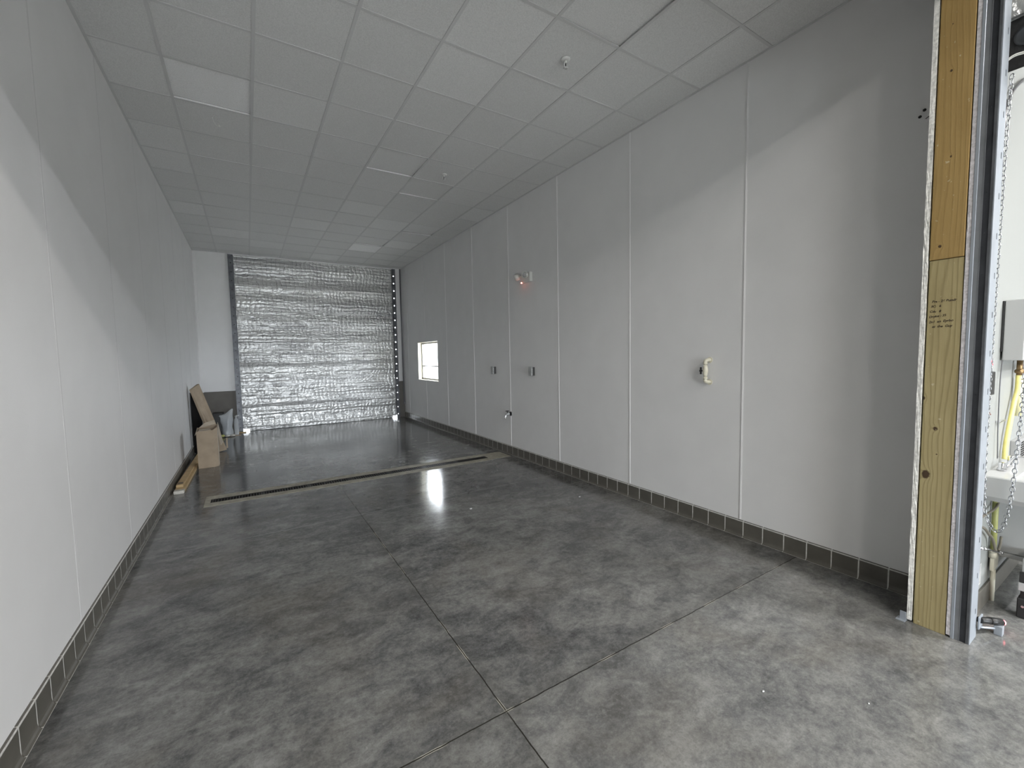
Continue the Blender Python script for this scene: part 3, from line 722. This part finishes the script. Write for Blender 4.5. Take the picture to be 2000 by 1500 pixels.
I0 = [g.bm.verts.new((*shrink(p), .006)) for p in prof]; I1 = [g.bm.verts.new((*shrink(p), hs[i]-.001)) for i, p in enumerate(prof)]
for k in range(2):
    for i in range(n): g.bm.faces.new((O[k][i], O[k][(i+1) % n], O[k+1][(i+1) % n], O[k+1][i]))
for i in range(n): g.bm.faces.new((T[i], T[(i+1) % n], I1[(i+1) % n], I1[i])); g.bm.faces.new((I1[i], I1[(i+1) % n], I0[(i+1) % n], I0[i]))
g.bm.faces.new(O[0][::-1]); g.bm.faces.new(I0)
g.build('body', M['card'], ct)
g = MB(); quadslab(g, (-.70, 7.925, .572), (-.725, 7.90, .515), (-.73, 8.13, .53), (-.712, 8.16, .60), .004); g.build('flap', M['cardlt'], ct)
g = MB(); quadslab(g, (-.452, 8.02, .60), (-.452, 8.17, .66), (-.40, 8.21, .33), (-.425, 8.08, .30), .004); g.build('flap', M['cardlt'], ct)
g = MB(); quadslab(g, (-.705, 8.165, .585), (-.485, 8.165, .635), (-.49, 8.185, .70), (-.62, 8.185, .665), .004); g.build('flap', M['cardlt'], ct)
g = MB(); quadslab(g, (-.69, 7.935, .57), (-.53, 7.935, .575), (-.54, 8.02, .592), (-.68, 8.02, .588), .004); g.build('flap', M['cardlt'], ct)
g = MB(); g.box(-.4545, -.4515, 7.99, 8.16, .0, .58); g.build('tape', mat('carton_tape', (.55, .47, .36), .35), ct)

# long cardboard strip leaning on the wall
g = MB()
quadslab(g, (-.855, 8.93, 1.155), (-.565, 9.16, .0), (-.425, 9.22, .02), (-.765, 9.16, 1.235), -.035)
g.box(-.40, -.375, 9.17, 9.2, .06, .24)
tag(g.build('cardboard_strip', M['card'], loc=(-.45, 9.2, 0)), 'long brown cardboard strip leaning diagonally against the left wall behind the carton', 'cardboard')
# black sheet behind it
g = MB()
quadslab(g, (-.868, 9.30, 0), (-.735, 9.33, 0), (-.735, 9.30, .76), (-.868, 9.27, 1.08), .10)
tag(g.build('black_board', M['blacksheet'], loc=(-.83, 9.3, 0)), 'tall black board standing against the left wall under the leaning cardboard strip', 'board')
# timber on the floor
def plank(x0, x1, xe0, xe1, y0, y1, z, h, label):
    g = MB(); A = [(x0, y0), (x1, y0), (xe1, y1), (xe0, y1)]
    lo = [g.bm.verts.new((*p, z)) for p in A]; hi = [g.bm.verts.new((*p, z+h)) for p in A]
    g.bm.faces.new(lo[::-1]); g.bm.faces.new(hi); [g.bm.faces.new((lo[i], lo[(i+1) % 4], hi[(i+1) % 4], hi[i])) for i in range(4)]
    o = g.build('timber_plank', M['lumber'], loc=((x0+x1)/2, y0, z)); return tag(o, label, 'plank', 'planks on the floor by the left wall')
p1 = plank(-.852, -.752, -.80, -.715, 6.56, 8.9, 0, .036, 'pale timber plank lying on the floor, lower of two, by the left wall')
p2 = plank(-.848, -.775, -.80, -.745, 6.75, 8.85, .037, .030, 'narrower timber plank lying on top of the other by the left wall')
g = MB(); g.box(-.853, -.748, 6.545, 6.63, -.0, .0405, .006); g.build('end_wrap', M['paper'], p1)
g = MB(); g.box(-.84, -.785, 6.80, 6.90, .0675, .0685); g.build('stamp', mat('end_stamp', (.16, .12, .08), .7), p2)

# black crate against far wall
g = MB(); g.box(-.70, -.50, 11.1, 11.40, 0, .50, .012); g.box(-.71, -.49, 11.09, 11.41, .44, .47, .004); g.box(-.71, -.49, 11.09, 11.41, .1, .12, .004)
tag(g.build('black_crate', M['black'], loc=(-.6, 11.25, 0)), 'small black crate against the grey wall left of the foil door', 'crate')
# flat cardboard under the bag
g = MB(); g.box(-.47, -.20, 10.95, 11.25, 0, .008, rot=Matrix.Rotation(.06, 3, 'Z'))
tag(g.build('cardboard_sheet', M['card'], loc=(-.4, 11.1, 0)), 'flat cardboard sheet on the floor left of the foil door', 'cardboard')
# plastic bag with printed content
bg_ = thing('plastic_bag', 'clear plastic bag with grey-blue contents beside the foil door', 'bag', (-.42, 11.02, .009))
g = MB(); bm = g.bm; nr, ns = 22, 28; rows = []
for j in range(nr+1):
    t = j/nr; z = .012+t*.50; row = []
    for i in range(ns):
        a = 2*PI*i/ns; rx = .10*(1-.15*math.sin(PI*t))+.03*t; ry = .085*(1-t)**.35+.004
        wob_ = 1+.16*noise.noise(Vector((math.cos(a)*2, math.sin(a)*2, t*4)))
        zz_ = z + (.07*math.cos(a) + .05*noise.noise(Vector((a, 0, 3))))*t**3
        row.append(bm.verts.new((-.43+rx*math.cos(a)*wob_ - .02*t, 11.02+ry*math.sin(a)*wob_, zz_)))
    rows.append(row)
for j in range(nr):
    for i in range(ns): f = bm.faces.new((rows[j][i], rows[j][(i+1) % ns], rows[j+1][(i+1) % ns], rows[j+1][i])); f.smooth = True
bm.faces.new(rows[0][::-1]); g.build('film', M['clear'], bg_)
g = MB(); g.box(-.49, -.36, 10.98, 11.07, .02, .36, .03, rot=Matrix.Rotation(.1, 3, 'Y')); g.build('contents', M['bag'], bg_)
# white tube next to the bag
tb = thing('white_bottle', 'slim white plastic bottle between the bag and the foil door', 'bottle', (-.275, 11.05, .009))
g = MB(); g.lathe((-.275, 11.05, .009), (0, 0, 1), [(.040, 0), (.043, .01), (.043, .30), (.036, .34), (.018, .37), (.018, .39)], 24); g.build('body', M['clear'], tb)
g = MB(); g.cyl((-.275, 11.05, .395), (-.275, 11.05, .43), .024, n=20); g.box(-.275, -.215, 11.04, 11.06, .42, .44, .004); g.build('cap', M['white'], tb)
for k, (x, y, s_, mm, lb) in enumerate(((-.54, 10.86, .055, 'greenpaper', 'yellow-green packet lying in front of the plastic bag'), (-.44, 10.86, .04, 'paper', 'crumpled pale packet in front of the plastic bag'), (-.34, 10.88, .04, 'paper', 'pale packet nearest the foil door on the floor'))):
    g = MB(); g.sphere((x, y, .0065+s_*.5), s_, (1.1, .7, .5), 14)
    for v in g.bm.verts: v.co += Vector((1, 1, .3))*.02*noise.noise(v.co*22)
    tag(g.build('packet', M[mm], loc=(x, y, .0)), lb, 'packet', 'packets in front of the bag')
# lumber offcut by the door
g = MB(); g.box(-.30, -.10, 11.30, 11.34, 0, .02, .003, rot=Matrix.Rotation(-.1, 3, 'Z'))
tag(g.build('wood_offcut', M['lumber'], loc=(-.2, 11.32, 0)), 'thin wood offcut on the floor at the left foot of the foil door', 'offcut')
# crumbs of debris
for k, (x, y, s_) in enumerate(((1.95, 4.02, .016), (3.15, 3.65, .013), (2.02, 1.02, .008), (2.35, .72, .006))):
    g = MB(); g.sphere((x, y, s_*.35), s_, (1, .6, .4), 10)
    lb = ['white paper scrap on the floor right of the window glare', 'tiny white scrap on the floor close to the right wall base', 'small white chip on the floor in the foreground', 'tiny crumb on the floor in the right foreground'][k]
    tag(g.build('paper_scrap', M['white'], loc=(x, y, 0)), lb, 'scrap', 'scraps on the floor')

# ============================================================ SINK CORNER, RIGHT OF THE DOOR GUIDE (hall side of the wall)
YW = YN
# door operator: black drum housing and foil-wrapped coil above
dh = thing('door_drum_bracket', 'black drum bracket of the roll-up door with foil wrap above, over the sink corner', 'door bracket', (3.65, .4, 3.2))
g = MB(); g.box(3.640, 3.650, .08, .640, 3.14, 3.95, .002); g.build('plate', M['blackmatte'], dh)
g = MB(); g.lathe((3.640, .55, 3.30), (-1, 0, 0), [(.055, 0), (.055, .008), (.040, .012), (.018, .016)], 28); g.lathe((3.640, .46, 3.22), (-1, 0, 0), [(.035, 0), (.035, .006), (.02, .01)], 24); g.build('hub', M['steel_groove'], dh)
g = MB(); bm = g.bm; rows = []
for j in range(15):
    row = []
    for i in range(19):
        y = .10+.54*i/18; z = 3.40+.55*j/14 + .03*(.62-y)/.5
        row.append(bm.verts.new((3.595+.016*noise.noise(Vector((y*14, z*14, 2)))-.01*noise.noise(Vector((y*30, z*25, 7))), y, z)))
    rows.append(row)
for j in range(14):
    for i in range(18): bm.faces.new((rows[j][i], rows[j][i+1], rows[j+1][i+1], rows[j+1][i]))
r = bmesh.ops.extrude_face_region(bm, geom=list(bm.faces))
for v in [e for e in r['geom'] if isinstance(e, bmesh.types.BMVert)]: v.co.x = 3.636
g.build('insulation_wrap', M['foilwrap'], dh)
g = MB(); g.tube(bez([(3.60, .632, 3.165), (3.602, .618, 3.19), (3.604, .59, 3.203), (3.61, .55, 3.20), (3.615, .45, 3.19)], 10), .0035, 10); g.tube(bez([(3.60, .632, 3.157), (3.602, .618, 3.182), (3.604, .59, 3.195), (3.61, .55, 3.192), (3.615, .45, 3.182)], 10), .0028, 10)
tag(g.build('white_cable', M['cable'], loc=(3.6, .6, 3.18)), 'white twin cable crossing the black drum bracket', 'cable')
# flexible conduit
g = MB(); pts = bez([(4.30, .622, 3.31), (4.095, .622, 3.253), (3.852, .622, 3.126), (3.70, .622, 3.009), (3.640, .624, 2.88), (3.62, .626, 2.70), (3.60, .628, 2.55), (3.58, .630, 2.30)], 18)
rads = [.0078+.0012*math.sin(i*2.4) for i in range(len(pts))]; g.tube(pts, rads, 14)
tag(g.build('flexible_conduit', M['conduit'], loc=(3.9, .61, 2.9)), 'grey flexible metal conduit curving down the white wall beside the door guide', 'conduit')

# hoist chain
def chain(path, pitch, wire, wid):
    g = MB(); P = [Vector(p) for p in path]
    L = [0]
    for a, c in zip(P, P[1:]): L.append(L[-1]+(c-a).length)
    def at(s):
        for i in range(len(P)-1):
            if s <= L[i+1]: return P[i].lerp(P[i+1], (s-L[i])/max(1e-9, L[i+1]-L[i]))
        return P[-1]
    n = int(L[-1]/pitch)
    for k in range(n):
        a = at(k*pitch); c = at((k+1)*pitch); t = (c-a).normalized(); m_ = (a+c)/2
        u = t.cross(Vector((1, 0, 0))).normalized(); v = t.cross(u)
        ang = .35+(PI/2 if k % 2 else 0)+.3*noise.noise(Vector((k*.37, 1, 1))); s_ = u*math.cos(ang)+v*math.sin(ang)
        hl = pitch*.62
        ring = []
        for q in range(12):
            th = 2*PI*q/12; ring.append(m_+t*hl*math.sin(th)+s_*wid*math.cos(th))
        g.tube(ring, wire, 6, closed=True)
    return g
left = [(3.665, .608, 3.13), (3.665, .612, 2.985), (3.665, .617, 2.713), (3.665, .621, 2.25), (3.665, .624, 1.86), (3.665, .626, 1.5), (3.665, .627, 1.14), (3.665, .626, .90)]
bottom = [(3.665, .622, .72), (3.665, .607, .62), (3.665, .575, .556), (3.665, .548, .565), (3.665, .528, .67)]
right_ = [(3.665, .516, .80), (3.665, .509, .97), (3.665, .502, 1.162), (3.665, .496, 1.40), (3.665, .485, 2.0), (3.665, .48, 3.13)]
g = chain(bez(left+bottom+right_, 20), .027, .0026, .0088)
tag(g.build('hoist_chain', M['chain'], loc=(3.8, .58, .5)), 'silver hoist chain hanging in a long loop beside the steel door guide', 'chain')

# water heater
wh = thing('water_heater', 'white wall-hung water heater above the sink at the right edge', 'water heater', (4.3, .642, 1.53))
g = MB(); g.box(3.965, 4.75, .545, .632, 1.545, 1.915, .006, seg=3); g.build('casing', M['white'], wh)
g = MB(); g.box(3.962, 4.74, .633, .6415, 1.60, 1.91, .001, seg=1); g.build('back_plate', M['rubber'], wh)
g = MB(); g.cyl((4.345, .612, 1.545), (4.345, .612, 1.44), .014, n=20); g.cyl((4.345, .612, 1.50), (4.40, .605, 1.49), .012); g.lathe((4.345, .612, 1.45), (0, 0, 1), [(.014, 0), (.022, .006), (.022, .022), (.014, .03)], 8); g.build('fitting', M['brass'], wh)
yp = thing('yellow_pipe', 'yellow jacketed pipe running down from the white water heater', 'pipe', (4.2, .62, 1.2))
g = MB(); g.tube(bez([(4.345, .615, 1.44), (4.335, .615, 1.34), (4.276, .618, 1.248), (4.19, .618, 1.122), (4.135, .62, 1.0), (4.119, .62, .905)], 14), .0125, 20); g.build('jacket', M['yellow'], yp)
g = MB(); g.tube([(4.375, .612, 1.435), (4.37, .612, 1.165)], .017, 20); g.build('jacket', mat('cream_pipe_jacket', (.78, .74, .45), .45), yp)
for z in (1.41, 1.385, 1.30, 1.23):
    g = MB(); g.lathe((4.373, .612, z), (0, 0, 1), [(.0172, 0), (.0178, .001), (.0178, .004), (.0172, .005)], 20); g.build('mark', M['ink'], yp)
st = thing('supply_tube', 'thin grey supply tube from the water heater down to the sink tap', 'pipe', (3.95, .62, 1.0))
g = MB(); g.tube(bez([(3.97, .630, 1.545), (3.945, .630, 1.418), (3.955, .630, 1.147), (3.962, .625, .93)], 12), .0032, 10); g.build('tube', M['conduit'], st)
g = MB(); g.box(3.955, 4.10, .620, .641, 1.157, 1.167, .002); g.build('clamp', M['chrome'], st)
cb = thing('control_box', 'narrow black control box with a red label above it on the white wall', 'control box', (3.72, .642, 1.42))
g = MB(); g.box(3.66, 3.80, .627, .6418, 1.345, 1.482, .003); g.build('box', M['black'], cb)
g = MB(); g.box(3.70, 3.82, .6405, .6418, 1.50, 1.57, .0); g.build('label_card', M['white'], cb)
g = MB(); quadslab(g, (3.73, .6398, 1.522), (3.81, .6398, 1.520), (3.765, .6398, 1.552), (3.73, .6398, 1.560), .001); g.build('red_triangle', M['red'], cb)
g = MB(); g.tube([(3.67, .636, 1.345), (3.68, .634, 1.30), (3.735, .63, 1.232)], .0022, 8); g.sphere((3.735, .63, 1.230), .006); g.build('wire', mat('reddish_wire', (.25, .14, .12), .5), cb)

# sink
sk = thing('hand_basin', 'white wall-hung basin with chrome tap beside the hoist chain', 'sink', (4.1, .642, .7))
g = MB(); sx0, sx1, sy0, sy1, zb, zr = 3.70, 4.55, .16, .6415, .715, .865; t_ = .03
O_ = [(sx0, sy0), (sx1, sy0), (sx1, sy1), (sx0, sy1)]; I_ = [(sx0+t_, sy0+t_), (sx1-t_, sy0+t_), (sx1-t_, sy1-.12), (sx0+t_, sy1-.12)]
rings = [[(x+(.02 if x == sx0 else -.02), y+(.02 if y == sy0 else 0), zb) for x, y in O_], [(x, y, zb+.03) for x, y in O_], [(x, y, zr-.006) for x, y in O_],
         [(x+(.006 if x == sx0 else -.006), y+(.006 if y == sy0 else 0), zr) for x, y in O_], [(x, y, zr) for x, y in I_], [(x+(.006 if x < 4 else -.006), y+(.006 if y < .4 else -.006), zr-.01) for x, y in I_],
         [(x+(.05 if x < 4 else -.05), y+(.05 if y < .4 else -.04), zb+.025) for x, y in I_]]
V_ = [[g.bm.verts.new(p) for p in r] for r in rings]
g.bm.faces.new(V_[0][::-1]); g.bm.faces.new(V_[-1])
for a, c in zip(V_, V_[1:]):
    for i in range(4): g.bm.faces.new((a[i], a[(i+1) % 4], c[(i+1) % 4], c[i]))
g.build('basin', M['white'], sk)
g = MB(); g.box(4.09, 4.90, .30, .632, .305, .714, .004); g.box(4.08, 4.905, .295, .634, .275, .304, .003); g.build('base_panel', M['white'], sk)
tp = MB(); tp.lathe((3.93, .60, .866), (0, 0, 1), [(.020, 0), (.022, .008), (.017, .018), (.015, .045), (.010, .05)], 20); tp.lathe((4.14, .595, .866), (0, 0, 1), [(.020, 0), (.022, .008), (.017, .018), (.016, .06), (.010, .065)], 20)
tp.box(3.91, 4.16, .583, .613, .866, .882, .004); tp.tube(bez([(4.03, .598, .88), (4.03, .56, .94), (4.03, .47, .94), (4.03, .44, .90)], 8), .007, 12)
tp.build('tap', M['chrome'], sk)
up_ = thing('sink_drain_pipe', 'olive and cream drain pipe with grey hoses under the white basin', 'pipe', (3.95, .62, .0))
g = MB(); g.cyl((3.962, .622, .712), (3.968, .622, .33), .0145, n=20); g.build('pipe', M['olive'], up_)
g = MB(); g.cyl((3.968, .622, .335), (3.97, .622, .29), .019, n=20); g.box(3.955, 4.075, .613, .632, .205, .29, .004); g.build('trap', M['pvc'], up_)
g = MB(); g.cyl((3.998, .622, .205), (3.995, .622, .0), .0125, n=20); g.build('floor_stub', M['pvc'], up_)
g = MB(); g.tube(bez([(3.985, .615, .712), (3.95, .61, .645), (3.84, .612, .63), (3.735, .615, .632), (3.56, .615, .642)], 10), .0065, 12); g.build('hose', M['hose'], up_)
g = MB(); g.tube(bez([(3.56, .615, .595), (3.68, .615, .55), (3.79, .615, .49), (3.88, .612, .435), (3.935, .605, .345)], 10), .0075, 12); g.tube(bez([(4.06, .605, .41), (4.02, .602, .37), (3.97, .60, .345)], 8), .007, 12); g.build('hose', M['hose'], up_)
g = MB(); g.tube([(3.55, .61, .47), (3.77, .605, .40), (4.07, .60, .30)], .0065, 12)
for x, z in ((3.57, .463), (3.64, .442), (3.99, .327), (4.04, .31)): g.lathe((x, .609-(x-3.55)*.017, z), (1, -.02, -.33), [(.008, 0), (.012, .003), (.012, .014), (.008, .018)], 8)
g.build('valve_rod', M['chrome'], up_)
g = MB(); g.box(3.56, 3.68, .638, .6415, .27, .39, .004); g.box(3.65, 3.79, .6385, .6415, .17, .30, .004); g.build('wall_plate', M['white'], up_)

# grey ventilation grille at the frame edge
vg = thing('vent_grille', 'small grey louvred grille low on the white wall at the right edge', 'grille', (4.8, .6, .93))
g = MB(); g.box(4.41, 5.3, .612, .6418, .845, .985, .003); g.build('frame', mat('grille_grey', (.42, .42, .42), .4, .3), vg)
g = MB()
for k in range(7): g.box(4.54, 5.25, .608, .613, .86+k*.016, .867+k*.016)
g.build('louvre', M['rubber'], vg)

# door sensor near the floor
ds = thing('door_sensor', 'black tubular door sensor with red light near the floor beside the guide', 'sensor', (3.5, .54, 0))
g = MB(); g.tube([(3.425, .572, .098), (3.50, .548, .080), (3.575, .515, .062)], .017, 16); g.cyl((3.50, .548, .080), (3.575, .515, .062), .0195, n=16); g.build('tube', M['black'], ds)
g = MB(); g.cyl((3.575, .515, .062), (3.59, .508, .058), .014, n=14); g.sphere((3.59, .508, .058), .012); g.build('sensor_light', M['led2'], ds)
g = MB(); g.box(3.40, 3.47, .567, .574, .05, .12, .002); g.tube([(3.43, .570, .055), (3.52, .535, .035), (3.55, .523, .03)], .006, 8); g.box(3.525, 3.57, .50, .533, .0, .052, .002)
g.build('bracket', M['galv'], ds)
# white stand foot at the very edge of the frame
wf_ = thing('stand_foot', 'white equipment foot with black pad on the floor at the right edge', 'equipment', (4.05, .48, 0))
g = MB(); g.box(3.87, 4.5, .40, .50, .165, .215, .004); g.box(3.89, 4.5, .41, .49, .215, .36, .006); g.build('frame', M['white'], wf_)
g = MB(); g.box(3.865, 3.95, .45, .50, .0, .12, .005); g.build('foot_pad', M['rubber'], wf_)
g = MB(); g.box(3.872, 3.89, .46, .497, .216, .28, .003); g.build('rubber_stop', M['rubber'], wf_)
g = MB(); g.box(3.88, 3.94, .46, .49, .12, .166); g.build('stem', M['black'], wf_)
g = MB(); g.cyl((3.864, .476, .075), (3.860, .476, .075), .007, n=12); g.build('screw', M['chrome'], wf_)

# ============================================================ LAMP FIXTURES (behind the camera)
for k, (lx, ly, e) in enumerate(LAMPS):
    o = thing('ceiling_strip_lamp', ['white strip lamp behind the camera near the right jamb', 'white strip lamp over the sink side of the hall', 'white strip lamp farther back near the middle of the hall', 'white strip lamp farther back over the right of the hall', 'white strip lamp at the far left of the hall', 'white strip lamp at the back of the hall between two others'][k], 'lamp', (lx, ly, LAMP_Z), 'ceiling strip lamps in the hall')
    g = MB(); g.box(lx-.6, lx+.6, ly-.1, ly+.1, LAMP_Z+.02, HH-.001, .01); g.build('housing', M['white'], o)
    g = MB(); g.box(lx-.58, lx+.58, ly-.085, ly+.085, LAMP_Z+.004, LAMP_Z+.0195, .002); g.build('diffuser', M['lampface'], o)

for o in bpy.data.objects:
    if '_w' in o: del o['_w']
